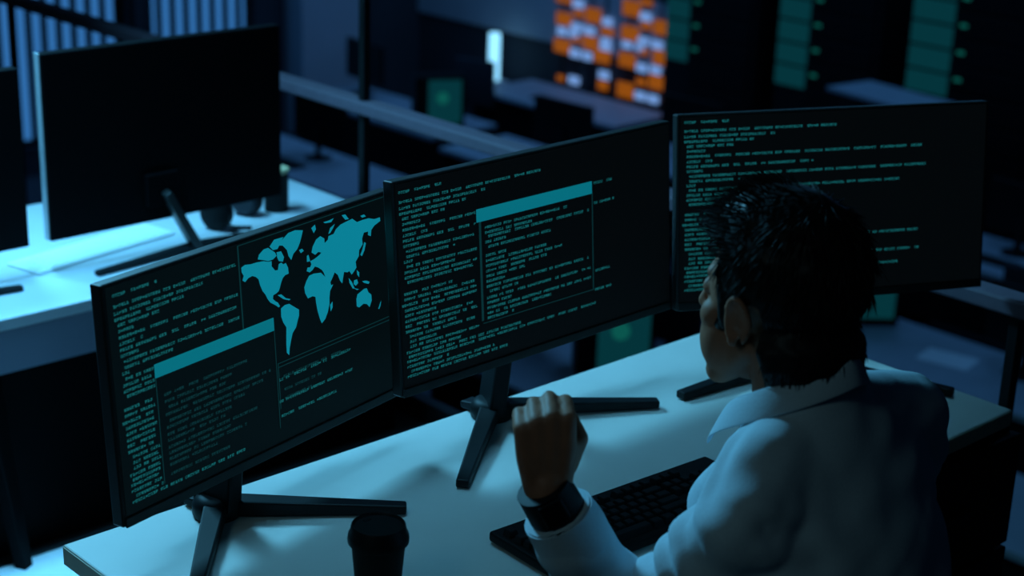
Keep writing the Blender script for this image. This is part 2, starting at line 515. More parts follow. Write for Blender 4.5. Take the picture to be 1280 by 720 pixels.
MAP = [[(0.425,0.117),(0.438,0.111),(0.457,0.117),(0.477,0.118),(0.501,0.123),(0.517,0.133),(0.529,0.135),(0.528,0.158),(0.539,0.181),(0.549,0.183),(0.553,0.159),(0.562,0.156),(0.569,0.167),(0.578,0.165),(0.585,0.189),(0.586,0.216),(0.573,0.217),(0.564,0.226),(0.557,0.244),(0.552,0.262),(0.547,0.276),(0.538,0.282),(0.527,0.285),(0.525,0.301),(0.534,0.316),(0.542,0.325),(0.548,0.344),(0.543,0.347),(0.532,0.331),(0.516,0.313),(0.507,0.293),(0.5,0.269),(0.491,0.249),(0.484,0.22),(0.48,0.193),(0.472,0.179),(0.46,0.169),(0.446,0.172),(0.434,0.184),(0.426,0.173),(0.431,0.155),(0.425,0.137)],
[(0.482,0.107),(0.487,0.089),(0.504,0.073),(0.52,0.073),(0.543,0.104),(0.547,0.12),(0.534,0.13),(0.517,0.13),(0.502,0.119)],
[(0.525,0.07),(0.542,0.047),(0.575,0.049),(0.566,0.067),(0.552,0.092),(0.536,0.09)],
[(0.548,0.105),(0.564,0.107),(0.573,0.137),(0.568,0.155),(0.554,0.146),(0.549,0.127)],
[(0.557,0.079),(0.571,0.059),(0.593,0.039),(0.618,0.037),(0.646,0.049),(0.639,0.077),(0.632,0.1),(0.622,0.122),(0.607,0.137),(0.598,0.161),(0.589,0.139),(0.585,0.111),(0.571,0.085)],
[(0.628,0.13),(0.639,0.128),(0.645,0.14),(0.634,0.146)],
[(0.551,0.356),(0.565,0.347),(0.581,0.349),(0.599,0.372),(0.615,0.392),(0.614,0.418),(0.607,0.441),(0.601,0.465),(0.587,0.485),(0.58,0.513),(0.573,0.547),(0.57,0.577),(0.562,0.562),(0.562,0.525),(0.564,0.484),(0.566,0.448),(0.556,0.421),(0.55,0.392)],
[(0.542,0.292),(0.555,0.294),(0.57,0.318),(0.587,0.331),(0.582,0.334),(0.562,0.319)],
[(0.647,0.28),(0.659,0.259),(0.676,0.257),(0.703,0.265),(0.719,0.292),(0.734,0.309),(0.739,0.339),(0.747,0.339),(0.734,0.363),(0.73,0.394),(0.729,0.42),(0.721,0.455),(0.71,0.482),(0.696,0.495),(0.69,0.472),(0.683,0.431),(0.679,0.391),(0.678,0.364),(0.667,0.356),(0.65,0.358),(0.641,0.33),(0.639,0.303)],
[(0.731,0.427),(0.741,0.415),(0.74,0.443),(0.732,0.458)],
[(0.651,0.235),(0.655,0.22),(0.665,0.223),(0.67,0.211),(0.666,0.196),(0.679,0.194),(0.691,0.189),(0.702,0.183),(0.709,0.176),(0.698,0.168),(0.686,0.176),(0.673,0.16),(0.678,0.136),(0.692,0.11),(0.708,0.101),(0.723,0.118),(0.723,0.139),(0.736,0.129),(0.739,0.114),(0.759,0.112),(0.768,0.095),(0.787,0.081),(0.815,0.076),(0.833,0.073),(0.851,0.096),(0.874,0.095),(0.897,0.097),(0.92,0.11),(0.943,0.111),(0.944,0.128),(0.919,0.14),(0.906,0.155),(0.903,0.183),(0.892,0.173),(0.893,0.157),(0.876,0.155),(0.868,0.179),(0.869,0.207),(0.854,0.228),(0.852,0.254),(0.838,0.275),(0.84,0.303),(0.827,0.32),(0.82,0.327),(0.812,0.307),(0.804,0.309),(0.791,0.301),(0.785,0.333),(0.782,0.351),(0.774,0.334),(0.766,0.303),(0.755,0.287),(0.745,0.309),(0.733,0.331),(0.719,0.292),(0.714,0.27),(0.708,0.255),(0.695,0.238),(0.682,0.227),(0.673,0.239),(0.662,0.245)],
[(0.655,0.168),(0.661,0.165),(0.666,0.196),(0.654,0.194)],
[(0.677,0.052),(0.691,0.042),(0.694,0.064),(0.685,0.078)],
[(0.739,0.104),(0.747,0.08),(0.765,0.069),(0.758,0.085),(0.746,0.103)],
[(0.722,0.044),(0.744,0.045),(0.762,0.042),(0.752,0.056),(0.73,0.052)],
[(0.793,0.041),(0.807,0.043),(0.82,0.069),(0.806,0.067)],
[(0.866,0.073),(0.88,0.072),(0.887,0.084),(0.872,0.084)],
[(0.858,0.251),(0.866,0.233),(0.876,0.199),(0.882,0.207),(0.875,0.237),(0.864,0.26)],
[(0.808,0.338),(0.819,0.36),(0.83,0.398),(0.821,0.392),(0.81,0.361)],
[(0.828,0.358),(0.84,0.358),(0.844,0.377),(0.834,0.386),(0.826,0.374)],
[(0.841,0.315),(0.85,0.33),(0.849,0.352),(0.842,0.337)],
[(0.86,0.376),(0.876,0.381),(0.89,0.393),(0.885,0.401),(0.867,0.387)],
[(0.827,0.394),(0.847,0.408),(0.838,0.408)],
[(0.834,0.449),(0.839,0.429),(0.854,0.422),(0.865,0.416),(0.877,0.417),(0.883,0.44),(0.894,0.456),(0.895,0.484),(0.885,0.511),(0.874,0.491),(0.861,0.484),(0.843,0.493),(0.834,0.483)],
[(0.92,0.536),(0.929,0.512),(0.933,0.502),(0.93,0.524),(0.923,0.54)]]
from mathutils.geometry import tessellate_polygon

# left monitor: listing, world map, window with a title bar
mo, s, put, S = monitor('monitor', 'left glowing monitor showing a teal world map', (-1.224, -.100, .0895), .2185, .063, .3401, .5973,
                        (-1.300, -.058), ((-1.081, -.233), (-1.472, -.262)), True)
skL = lambda u, v: (u > .405 and v < .60) or (.122 < u < .525 and .375 < v < .9) or u > .97
code(put, s, S, [(v + .012, a + .006, c + .03 if c > .3 else c) for v, a, c in LIST], M['text'], -.0022, skL, 100, pu=.0078)
code(put, s, S, [(.655, .545, .76), (.715, .545, .68), (.755, .545, .64)], M['text_dim'], -.0022, None, 180, pu=.0078)
rect(put, s, S, .1285, .3825, .5222, .440, -.0026, M['bar'], 'title_bar')
frame_lines(put, s, S, [(.4167, .022, .4185, .38), (.4167, .022, .972, .022), (.5286, .595, .972, .595), (.5286, .612, .972, .612), (.5286, .595, .5286, .80)], -.0024, 'map_frame')
frame_lines(put, s, S, [(.1295, .44, .1295, .886)], -.0026, 'window_border')
frame_lines(put, s, S, [(.5222, .44, .5222, .886)], -.0026, 'window_border')
code(put, s, S, [(.515, .15, .42), (.545, .15, .37), (.60, .15, .50), (.572, .16, .34), (.655, .15, .40), (.63, .16, .47), (.685, .15, .36), (.71, .15, .33), (.74, .15, .44),
                 (.765, .15, .36), (.79, .15, .40), (.815, .15, .30), (.855, .15, .34)], M['text_dim'], -.0028, None, 200, nm='window_text', pu=.0078)
b = bmesh.new()
for poly in MAP:
    vs = [b.verts.new((S.x(u), -.0022, S.z(v))) for u, v in poly]
    for t in tessellate_polygon([[x.co for x in vs]]):
        try: b.faces.new([vs[i] for i in t])
        except ValueError: pass
put('world_map', b, M['map'], s)

# middle monitor: listing and window with a title bar
mo, s, put, S = monitor('monitor', 'middle glowing monitor filled with code behind a blank title bar', (-.6832, -.1149, .1293), .0301, .0836, .341, .6399,
                        (-.739, -.045), ((-.964, -.226), (-.487, -.199)))
skM = lambda u, v: (.256 < u < .686 and .205 < v < .765) or u > .97
code(put, s, S, [(v + .012, a - .004, c * .97) for v, a, c in LIST], M['text'], -.0022, skM, 100)
rect(put, s, S, .2635, .212, .6795, .274, -.0026, M['bar'], 'title_bar')
frame_lines(put, s, S, [(.272, .274, .277, .75), (.6805, .274, .6815, .765), (.277, .765, .6815, .765)], -.0024, 'window_border')
code(put, s, S, [(.30, .29, .58), (.325, .29, .46), (.345, .30, .66), (.37, .29, .36), (.395, .30, .52), (.435, .29, .36), (.46, .29, .51), (.485, .29, .56), (.51, .29, .50),
                 (.535, .29, .42), (.56, .29, .35), (.585, .29, .66), (.61, .30, .40), (.64, .29, .67), (.665, .29, .38), (.69, .29, .67), (.715, .29, .52), (.738, .29, .38)],
     M['text'], -.0028, lambda u, v: u > .675, 300, nm='window_text')

# right monitor: listing only
mo, s, put, S = monitor('monitor', 'right glowing monitor with plain code in front of the man\'s head', (-.0875, -.2598, .1311), -.4381, .1469, .3509, .628,
                        (-.150, -.225), ((-.433, -.201), (-.035, -.500)))
code(put, s, S, LIST, M['text'], -.0022, None, 100)

# ------------------------------------------------------------------ things on the desk
kb = empty('keyboard', (-.833, -.470, 0), R(-3.5), 'black mechanical keyboard on the white desk in front of the man', 'keyboard')
KW, KD = .445, .150
bm = bmesh.new(); box(bm, (-KW / 2, -KD / 2, .004), (KW / 2, KD / 2, .020), .004)
obj('case', bm, M['black'], kb)
for sx in (-1, 1):
    bm = bmesh.new(); box(bm, (sx * .19 - .02, KD / 2 - .03, 0), (sx * .19 + .02, KD / 2 - .012, .006), .001); obj('rubber_foot', bm, M['black'], kb)
    bm = bmesh.new(); box(bm, (sx * .19 - .02, -KD / 2 + .012, 0), (sx * .19 + .02, -KD / 2 + .03, .006), .001); obj('rubber_foot', bm, M['black'], kb)
U = .0190
rows = [(5.3, [1] + [None] + [1, 1, 1, 1] + [.5] + [1, 1, 1, 1] + [.5] + [1, 1, 1, 1] + [.25] + [1, 1, 1]),
        (4, [1] * 13 + [2] + [.25] + [1, 1, 1] + [.25] + [1, 1, 1, 1]),
        (3, [1.5] + [1] * 12 + [1.5] + [.25] + [1, 1, 1] + [.25] + [1, 1, 1, 1]),
        (2, [1.75] + [1] * 11 + [2.25] + [3.5] + [1, 1, 1, 1]),
        (1, [2.25] + [1] * 10 + [2.75] + [1.25, 1] + [1.25] + [1, 1, 1, 1]),
        (0, [1.25, 1.25, 1.25, 6.25, 1.25, 1.25, 1.25, 1.25] + [.25] + [1, 1, 1] + [.25] + [2, 1, 1])]
GAP = {(0, 1), (0, 6), (0, 11), (0, 16), (1, 14), (1, 18), (2, 14), (2, 18), (3, 13), (4, 12), (4, 14), (5, 8), (5, 12)}
keys = {}
for ri, (rr, ws) in enumerate(rows):
    x = -KW / 2 + .008
    for wi, wv in enumerate(ws):
        wv = 1 if wv is None else wv
        if (ri, wi) not in GAP:
            if wv not in keys:
                bm = bmesh.new()
                hw = wv * U / 2
                a = [bm.verts.new((sx * (hw - .0008), sy * (U / 2 - .0008), 0)) for sx, sy in ((-1, -1), (1, -1), (1, 1), (-1, 1))]
                c = [bm.verts.new((sx * (hw - .003), sy * (U / 2 - .003) + .0008, .0105)) for sx, sy in ((-1, -1), (1, -1), (1, 1), (-1, 1))]
                bm.faces.new(a[::-1]); bm.faces.new(c)
                for k in range(4): bm.faces.new((a[k], a[(k + 1) % 4], c[(k + 1) % 4], c[k]))
                bmesh.ops.bevel(bm, geom=bm.edges[:], offset=.0009, segments=2, affect='EDGES')
                keys[wv] = obj('key', bm, M['key'], kb); o = keys[wv]
            else:
                o = keys[wv].copy(); C.objects.link(o); o.parent = kb
            o.location = (x + wv * U / 2, -KD / 2 + .020 + rr * U, .0195)
        x += wv * U

cp = empty('coffee_cup', (-1.283, -.418, 0), 0, 'black takeaway coffee cup with a lid on the white desk', 'cup')
bm = bmesh.new(); lathe(bm, [(.026, .0), (.028, .001), (.0362, .096), (.0375, .097), (.038, .100)], 40)
obj('cup_body', bm, M['cup'], cp, True, 40)
bm = bmesh.new(); lathe(bm, [(.0375, .095), (.0408, .097), (.0412, .102), (.0402, .108), (.0378, .112), (.0362, .121), (.0350, .1225), (.0335, .1215), (.0325, .1185), (.001, .1180)], 40)
ld = obj('lid', bm, M['lid'], cp, True, 40)
bm = bmesh.new(); box(bm, (-.006, .021, .1178), (.006, .027, .1192), .001); obj('sip_hole', bm, M['black'], ld)

# ------------------------------------------------------------------ counter on the left with two dark monitors seen from behind
CZ = -.15
ct = empty('counter', (-1.2, 1.6, FZ), 0, 'white counter with black front panel behind the left monitor', 'counter')
bm = bmesh.new(); box(bm, (-1.6, -.345, CZ - .028 - FZ), (1.37, .40, CZ - FZ), .003); obj('counter_top', bm, M['counter'], ct)
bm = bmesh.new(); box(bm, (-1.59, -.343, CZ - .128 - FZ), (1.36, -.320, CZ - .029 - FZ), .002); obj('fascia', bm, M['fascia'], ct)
bm = bmesh.new(); box(bm, (-1.58, -.30, 0), (1.35, -.28, CZ - .03 - FZ)); obj('front_panel', bm, M['jet'], ct)
for x in (-1.5, 1.34):
    bm = bmesh.new(); box(bm, (x, -.279, 0), (x + .02, .38, CZ - .029 - FZ)); obj('side_panel', bm, M['black'], ct)
bm = bmesh.new(); bar(bm, (.205, -.39, 0), (.17, -.325, CZ - .09 - FZ), .030, .030, .06, .04, bev=.004); obj('leg', bm, M['jet'], ct)


def back_monitor(label, x0, x1, y, z0, z1, nx, tips):
    mo = empty('monitor', (nx, y - .03, CZ), 0, label, 'monitor', 'dark monitors on the counter')
    c = Vector((nx, y - .03, CZ))
    bm = bmesh.new(); box(bm, Vector((x0, y, z0)) - c, Vector((x1, y + .030, z1)) - c, .004); obj('housing', bm, M['jet'], mo)
    bm = bmesh.new(); box(bm, Vector((x0 - .002, y + .008, z0)) - c, Vector((x0 + .001, y + .030, z1)) - c, .001); obj('edge_trim', bm, M['silver'], mo)  # pale strip added, light on the side edge put into its colour
    bm = bmesh.new(); box(bm, Vector((x0 + .01, y + .0302, z0 + .012)) - c, Vector((x1 - .01, y + .0312, z1 - .01)) - c); obj('screen', bm, M['screen'], mo)
    bm = bmesh.new(); bar(bm, (0.0, 0, .01), (-.075, .012, z0 + .075 - CZ), .052, .022, .042, .02, bev=.003); obj('neck', bm, M['bezel'], mo)
    bm = bmesh.new(); box(bm, (-.12, .018, z0 + .04 - CZ), (-.03, .032, z0 + .12 - CZ), .003); obj('mount', bm, M['jet'], mo)
    for t in tips:
        bm = bmesh.new(); bar(bm, (0, 0, .01), (t[0] - nx, t[1] - y + .03, .007), .03, .018, .02, .012, bev=.003); obj('foot_prong', bm, M['black_metal'], mo)
    return mo


back_monitor('black monitor turned away on the counter, right one, its stand in view', -.755, -.105, 1.45, -.068, .372, -.385, ((-.68, 1.385), (-.10, 1.40)))
back_monitor('black monitor turned away on the counter, cut off by the left picture edge', -1.47, -.805, 1.46, -.072, .345, -1.13, ((-1.42, 1.39), (-.86, 1.40)))

wk = empty('white_keyboard', (-.585, 1.565, CZ), R(11), 'slim white keyboard lying on the bright counter', 'keyboard')
bm = bmesh.new(); box(bm, (-.215, -.058, 0), (.215, .058, .008), .003); obj('case', bm, M['white_key'], wk)
proto = None
for r_ in range(5):
    for k in range(15):
        if r_ == 0 and 4 <= k <= 8:
            if k != 6: continue
            bm = bmesh.new(); box(bm, (-.066, -.0085, 0), (.066, .0085, .002), .0006); o = obj('key', bm, M['white_key'], wk)
        elif proto is None:
            bm = bmesh.new(); box(bm, (-.012, -.0085, 0), (.012, .0085, .002), .0006); proto = o = obj('key', bm, M['white_key'], wk)
        else:
            o = proto.copy(); C.objects.link(o); o.parent = wk
        o.location = (-.196 + k * .028, -.043 + r_ * .0215, .0078)

mg = empty('pen_cup', (-.035, 1.575, CZ), 0, 'small black cup with a tan rim at the right end of the counter', 'cup')
bm = bmesh.new(); lathe(bm, [(.030, 0), (.032, .002), (.033, .105), (.0335, .107)], 28); obj('cup_body', bm, M['cup'], mg, True, 40)
bm = bmesh.new(); lathe(bm, [(.0335, .105), (.0355, .107), (.0355, .115), (.032, .1165), (.028, .113), (.001, .112)], 28); obj('rim', bm, M['tan'], mg, True, 40)

hd = empty('headset', (-.19, 1.56, CZ), R(25), 'black headset lying on the counter beside the black cup', 'headset')
bm = bmesh.new()
tube(bm, [(.078 * math.cos(a), .075 * math.sin(a), .05 + .015 * math.sin(a)) for a in [math.pi * k / 18 for k in range(19)]], .009, 10); obj('headband', bm, M['black'], hd, True)
for sx in (-1, 1):
    bm = bmesh.new(); tube(bm, [(sx * .060, -.005, .042), (sx * .066, -.005, .042), (sx * .088, -.005, .042), (sx * .094, -.005, .042)], [.034, .042, .042, .032], 24); ec = obj('ear_cup', bm, M['black'], hd, True, 40)
    bm = bmesh.new(); tube(bm, [(sx * .048, -.005, .042), (sx * .060, -.005, .042)], [.034, .040], 24); obj('ear_pad', bm, M['chair'], ec, True, 40)
bm = bmesh.new(); tube(bm, [(-.09, -.02, .03), (-.085, -.06, .018), (-.05, -.09, .010)], [.004, .003, .006], 8); obj('microphone', bm, M['black'], hd, True)

# ------------------------------------------------------------------ the hall below
M['orange'] = glow('orange_led', srgb(140, 73, 9), 1.0)
M['cool'] = glow('cool_white_led', srgb(112, 152, 212), 1.0)
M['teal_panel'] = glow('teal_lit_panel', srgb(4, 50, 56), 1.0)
M['teal_led'] = glow('teal_led', srgb(10, 84, 76), 1.0)
M['tube'] = glow('blue_white_tube', srgb(140, 215, 255), 1.6)

TILES = [('o',9.32,-1.52,0.227,0.055),('w',9.13,-1.53,0.15,0.082),('o',9.12,-1.62,0.113,0.073),('o',8.93,-1.61,0.211,0.136),('o',9.31,-1.7,0.215,0.12),('w',9.33,-1.82,0.139,0.083),('w',9.14,-1.75,0.151,0.073),('w',9.17,-1.82,0.126,0.064),('w',8.97,-1.76,0.15,0.082),('w',8.74,-1.64,0.135,0.081),('o',8.74,-1.73,0.173,0.072),('o',9.13,-1.87,0.101,0.055),('o',9.32,-1.96,0.229,0.13),('o',8.95,-1.87,0.2,0.128),('w',8.75,-1.82,0.136,0.063),('w',8.75,-1.88,0.149,0.063),('w',9.14,-2.0,0.151,0.083),('w',8.98,-2.0,0.138,0.082),('o',8.79,-1.97,0.219,0.127),('o',9.32,-2.27,0.102,0.056),('w',9.14,-2.26,0.152,0.083),('w',8.75,-2.14,0.149,0.082),('o',8.76,-2.24,0.137,0.091),('o',8.45,-1.47,0.23,0.142),('o',8.27,-1.39,0.144,0.061),('w',8.27,-1.52,0.144,0.079),('o',8.26,-1.6,0.12,0.07),('o',8.06,-1.59,0.227,0.131),('o',8.45,-1.7,0.231,0.133),('w',8.28,-1.74,0.145,0.067),('w',8.48,-1.81,0.134,0.068),('w',8.32,-1.81,0.121,0.053),('w',8.11,-1.75,0.144,0.079),('w',7.88,-1.63,0.142,0.078),('o',7.89,-1.73,0.166,0.069),('o',8.27,-1.84,0.097,0.062),('o',8.47,-1.95,0.22,0.134),('o',8.06,-1.86,0.192,0.131),('w',7.89,-1.8,0.143,0.056),('w',7.88,-1.86,0.143,0.059),('w',8.28,-1.99,0.146,0.08),('w',8.11,-1.98,0.145,0.079),('o',7.91,-1.96,0.191,0.122),('o',8.28,-2.12,0.122,0.071),('o',8.08,-2.09,0.229,0.132),('o',8.47,-2.23,0.222,0.144),('w',8.28,-2.25,0.147,0.08),('w',8.12,-2.25,0.146,0.08),('w',7.89,-2.13,0.144,0.079),('o',7.91,-2.24,0.204,0.105)]

bd = empty('led_board', (8.75, 8.6, -1.9), 0, 'hanging display board of orange and white lit blocks on the far wall', 'display')
for y in (9.33, 9.13, 8.96, 8.77, 8.46, 8.28, 8.09, 7.89):
    bm = bmesh.new(); box(bm, (.010, y - 8.6 - .008, -.48), (.022, y - 8.6 + .008, 3.2)); obj('hanging_rod', bm, M['black_metal'], bd)
for kd, y, z, ww, hh in TILES:
    ww *= .92
    bm = bmesh.new()
    if kd == 'o':
        ny, nz = max(2, round(ww / .045)), max(1, round(hh / .042))
        for i in range(ny):
            for j in range(nz):
                y0 = y - 8.6 - ww / 2 + ww * i / ny; z0 = z + 1.9 - hh / 2 + hh * j / nz
                box(bm, (-.012, y0 + .003, z0 + .003), (.010, y0 + ww / ny - .003, z0 + hh / nz - .003))
        obj('orange_block', bm, M['orange'], bd)
    else:
        box(bm, (-.014, y - 8.6 - ww / 2, z + 1.9 - hh / 2), (.010, y - 8.6 + ww / 2, z + 1.9 + hh / 2), .012)
        obj('white_block', bm, M['cool'], bd)

# upright light tube on a stand
lt = empty('light_tube', (8.50, 10.0, HZ), 0, 'upright blue-white light tube glowing against the dark far wall', 'lamp')
bm = bmesh.new(); tube(bm, [(0, 0, .62), (0, 0, 1.08)], .055, 16); obj('tube', bm, M['tube'], lt, True, 40)
bm = bmesh.new(); box(bm, (-.09, -.13, .58), (.09, .13, .62), .01); obj('holder', bm, M['pale_wall'], lt)
bm = bmesh.new(); lathe(bm, [(.2, 0), (.2, .02), (.035, .05), (.03, .58)], 20); obj('stand', bm, M['black_metal'], lt, True, 40)

for n, (y0, y1, y2, lab) in enumerate(((7.60, 7.33, 6.62, 'server rack with teal lit side nearest the orange display board'), (6.40, 6.08, 5.42, 'server rack with teal lit side, middle one of the far wall'),
                                       (5.16, 4.78, 4.05, 'server rack with teal lit side at the right end of the far wall'))):
    rk = empty('server_rack', (8.5, (y0 + y2) / 2, HZ), 0, lab, 'server rack', None)
    oy = (y0 + y2) / 2
    bm = bmesh.new(); box(bm, (-.22, y2 - oy, 0), (.28, y0 - oy, 2.4), .01); obj('cabinet', bm, M['black_metal'], rk)
    for k in range(11):
        bm = bmesh.new(); box(bm, (-.238, y2 - oy + .05, .12 + k * .20), (-.219, y1 - oy - .03, .30 + k * .20), .006); u = obj('server_unit', bm, M['black'], rk)
        if k > 5:
            bm = bmesh.new(); box(bm, (-.246, y1 - oy - .11, .195 + k * .20), (-.237, y1 - oy - .05, .22 + k * .20), .003); obj('indicator_light', bm, M['teal_led'], u)
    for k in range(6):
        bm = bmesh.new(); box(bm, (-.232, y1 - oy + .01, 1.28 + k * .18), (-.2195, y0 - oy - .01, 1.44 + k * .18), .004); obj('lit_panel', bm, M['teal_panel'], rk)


def hall_desk(x, y, rz, wd, label):
    d = empty('hall_desk', (x, y, HZ), rz, label, 'desk', 'desks in the hall below')
    bm = bmesh.new(); box(bm, (-wd / 2, -.37, .69), (wd / 2, .37, .73), .006); obj('tabletop', bm, M['hall_desk'], d)
    for s in (-1, 1):
        bm = bmesh.new(); box(bm, (s * (wd / 2 - .03) - .02, -.33, 0), (s * (wd / 2 - .03) + .02, .33, .69), .004); obj('side_panel', bm, M['black'], d)
    bm = bmesh.new(); box(bm, (-wd / 2 + .05, .25, .25), (wd / 2 - .05, .27, .69)); obj('modesty_panel', bm, M['black'], d)
    return d


def L(x, y, rz, a, b, z=0.0):
    return (x + a * math.cos(rz) - b * math.sin(rz), y + a * math.sin(rz) + b * math.cos(rz), HZ + .73 + z)


def hall_monitor(p, rz, label):
    m = empty('hall_monitor', p, rz, label, 'monitor', 'monitors in the hall below')
    bm = bmesh.new(); box(bm, (-.29, -.02, .12), (.29, .02, .47), .006); obj('housing', bm, M['black'], m)
    bm = bmesh.new(); box(bm, (-.28, -.0215, .14), (.28, -.0195, .46)); obj('screen', bm, M['screen'], m)
    bm = bmesh.new(); bar(bm, (0, .03, .01), (0, .03, .25), .05, .02, bev=.003); obj('neck', bm, M['black_metal'], m)
    bm = bmesh.new(); lathe(bm, [(.11, 0), (.11, .008), (.03, .014)], 20, (0, .03, 0)); obj('base', bm, M['black_metal'], m)
    return m


def hall_keyboard(p, rz, label):
    k = empty('hall_keyboard', p, rz, label, 'keyboard', 'keyboards in the hall below')
    bm = bmesh.new(); box(bm, (-.22, -.07, 0), (.22, .07, .016), .004); obj('case', bm, M['black'], k)
    bm = bmesh.new()
    for i in range(15):
        for j in range(5): box(bm, (-.205 + i * .0275, -.058 + j * .0235, .0155), (-.205 + i * .0275 + .023, -.058 + j * .0235 + .019, .022))
    obj('keys', bm, M['bezel'], k)
    return k


def hall_tower(p, rz, label):
    t = empty('computer_tower', p, rz, label, 'computer', 'computer towers in the hall below')
    bm = bmesh.new(); box(bm, (-.10, -.21, .012), (.10, .21, .45), .006); obj('case', bm, M['black'], t)
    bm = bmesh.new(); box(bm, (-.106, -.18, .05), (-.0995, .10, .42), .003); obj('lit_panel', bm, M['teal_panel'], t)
    bm = bmesh.new(); lathe(bm, [(.05, 0), (.05, .006)], 20); bmesh.ops.rotate(bm, matrix=Matrix.Rotation(R(-90), 3, 'Y'), verts=bm.verts[:]); bmesh.ops.translate(bm, vec=(-.106, -.02, .27), verts=bm.verts[:]); obj('fan', bm, M['teal_led'], t)
    for sx in (-1, 1):
        for sy in (-1, 1):
            bm = bmesh.new(); box(bm, (sx * .08 - .01, sy * .18 - .01, 0), (sx * .08 + .01, sy * .18 + .01, .013)); obj('foot', bm, M['black'], t)
    return t


def hall_chair(x, y, rz, label, z=HZ, nm='hall_chair', group='chairs in the hall below', back=True, sh=.46):
    c = empty(nm, (x, y, z), rz, label, 'chair', group)
    bm = bmesh.new(); box(bm, (-.235, -.23, sh - .07), (.235, .24, sh), .03, seg=3); obj('seat', bm, M['chair'], c, True, 50)
    if back:
        bm = bmesh.new(); box(bm, (-.21, -.31, sh + .14), (.21, -.26, sh + (.58 if back is True else back)), .022, seg=3); bk = obj('backrest', bm, M['chair'], c, True, 50)
        bm = bmesh.new(); bar(bm, (0, -.20, sh - .075), (0, -.30, sh - .06), .05, .02); bar(bm, (0, -.315, sh - .075), (0, -.325, sh + .3 if back is True else sh + .2), .05, .02); obj('back_bracket', bm, M['black_metal'], c)
    bm = bmesh.new(); lathe(bm, [(.045, .075), (.045, .10), (.027, .11), (.025, sh - .10), (.09, sh - .085), (.09, sh - .07)], 20); obj('column', bm, M['black_metal'], c, True, 40)
    for k in range(5):
        a = 2 * math.pi * k / 5 + .3
        bm = bmesh.new(); bar(bm, (.03 * math.cos(a), .03 * math.sin(a), .09), (.29 * math.cos(a), .29 * math.sin(a), .068), .05, .03, .035, .022, bev=.004); lg = obj('leg', bm, M['black_metal'], c)
        bm = bmesh.new(); tube(bm, [(.28 * math.cos(a) - .02 * math.sin(a), .28 * math.sin(a) + .02 * math.cos(a), .028), (.28 * math.cos(a) + .02 * math.sin(a), .28 * math.sin(a) - .02 * math.cos(a), .028)], .028, 14); obj('caster', bm, M['black'], lg, True, 40)
    return c


W_ = math.pi / 2
spots = [
    (5.32, 2.72, W_, 1.7, 'below the right glowing monitor beside the man\'s shoulder', 1, 0, 1),
    (3.52, 4.05, W_, 1.3, 'seen through the gap under the middle glowing monitor', 1, 0, 1),
    (4.95, 8.25, W_, 1.9, 'below the pale column behind the railing', 1, 1, 0),
    (6.62, 9.25, W_, 1.9, 'below the light tube', 1, 1, 1),
    (8.12, 8.55, W_, 1.8, 'under the orange display board', 0, 1, 0),
    (6.45, 7.10, W_, 1.8, 'behind the top edge of the middle glowing monitor', 1, 1, 0),
    (7.25, 3.50, W_, 1.6, 'at the right picture edge above the railing', 1, 1, 0),
    (3.95, .98, W_, 1.5, 'in the lower right picture corner beyond the drawer cabinet', 0, 0, 0),
    (7.35, 6.55, W_, 1.5, 'in front of the middle server rack', 1, 0, 0),
]
for i, (x, y, rz, wd, where, nm, nk, nc) in enumerate(spots):
    hall_desk(x, y, rz, wd, 'bluish hall desk ' + where)
    if nm:
        hall_monitor(L(x, y, rz, {0: -.38, 1: .36, 3: .62}.get(i, .05), -.18), rz + .1 * (i % 3 - 1), 'black hall monitor standing on the desk ' + where)
    if nk: hall_keyboard(L(x, y, rz, .1, .14), rz, 'black hall keyboard on the desk ' + where)
    if nc: hall_chair(*L(x, y, rz, .0, -.76)[:2], rz + .3, 'dark hall office chair at the desk ' + where)
hall_tower(L(5.32, 2.72, W_, .72, -.14), R(50), 'teal lit computer tower just under the right glowing monitor')
hall_tower(L(3.52, 4.05, W_, -.25, -.20, 0), R(52), 'teal lit computer tower seen in the gap under the middle glowing monitor')
hall_tower(L(4.95, 8.25, W_, .72, .05), R(60), 'teal lit computer tower beside the pale column and the dark turned-away monitor')
hall_tower(L(6.62, 9.25, W_, -.72, .1), R(60), 'faint teal computer tower below the glowing light tube')


def sheet(name, p, rz, a, b, label, n=1):
    bm = bmesh.new()
    for k in range(n):
        box(bm, (-a / 2, -b / 2, k * .002), (a / 2, b / 2, k * .002 + .0018), M=Matrix.Rotation(.05 * math.sin(3 * k), 4, 'Z'))
    o = obj(name, bm, M['paper'])
    o.location = p; o.rotation_euler = (0, 0, rz)
    return tag(o, label, 'paper')


sheet('paper_sheet', L(5.32, 2.72, W_, .02, -.02), W_ + .2, .30, .21, 'white paper sheet on the desk beside the man\'s right shoulder')
# large plotted sheets hanging over a plan table in front of the racks
pt = empty('plan_table', (7.72, 4.90, HZ), R(-8), 'pale high drawing table in front of the right server racks', 'table')
bm = bmesh.new(); box(bm, (-.23, -.42, 1.50), (.23, .42, 1.53), .004); obj('board', bm, M['hall_desk'], pt)
for s in (-1, 1):
    bm = bmesh.new(); bar(bm, (0, s * .36, 0), (0, s * .36, 1.50), .05, .30, .04, .2, bev=.004); obj('leg', bm, M['black_metal'], pt)
bm = bmesh.new(); box(bm, (-.02, -.34, .5), (.02, .34, .56), .004); obj('stretcher', bm, M['black_metal'], pt)

# ------------------------------------------------------------------ the man
O = Vector((-.929, -.766, .453))          # midpoint between the ears


def P(x, y, z): return O + Vector((x, y, z))


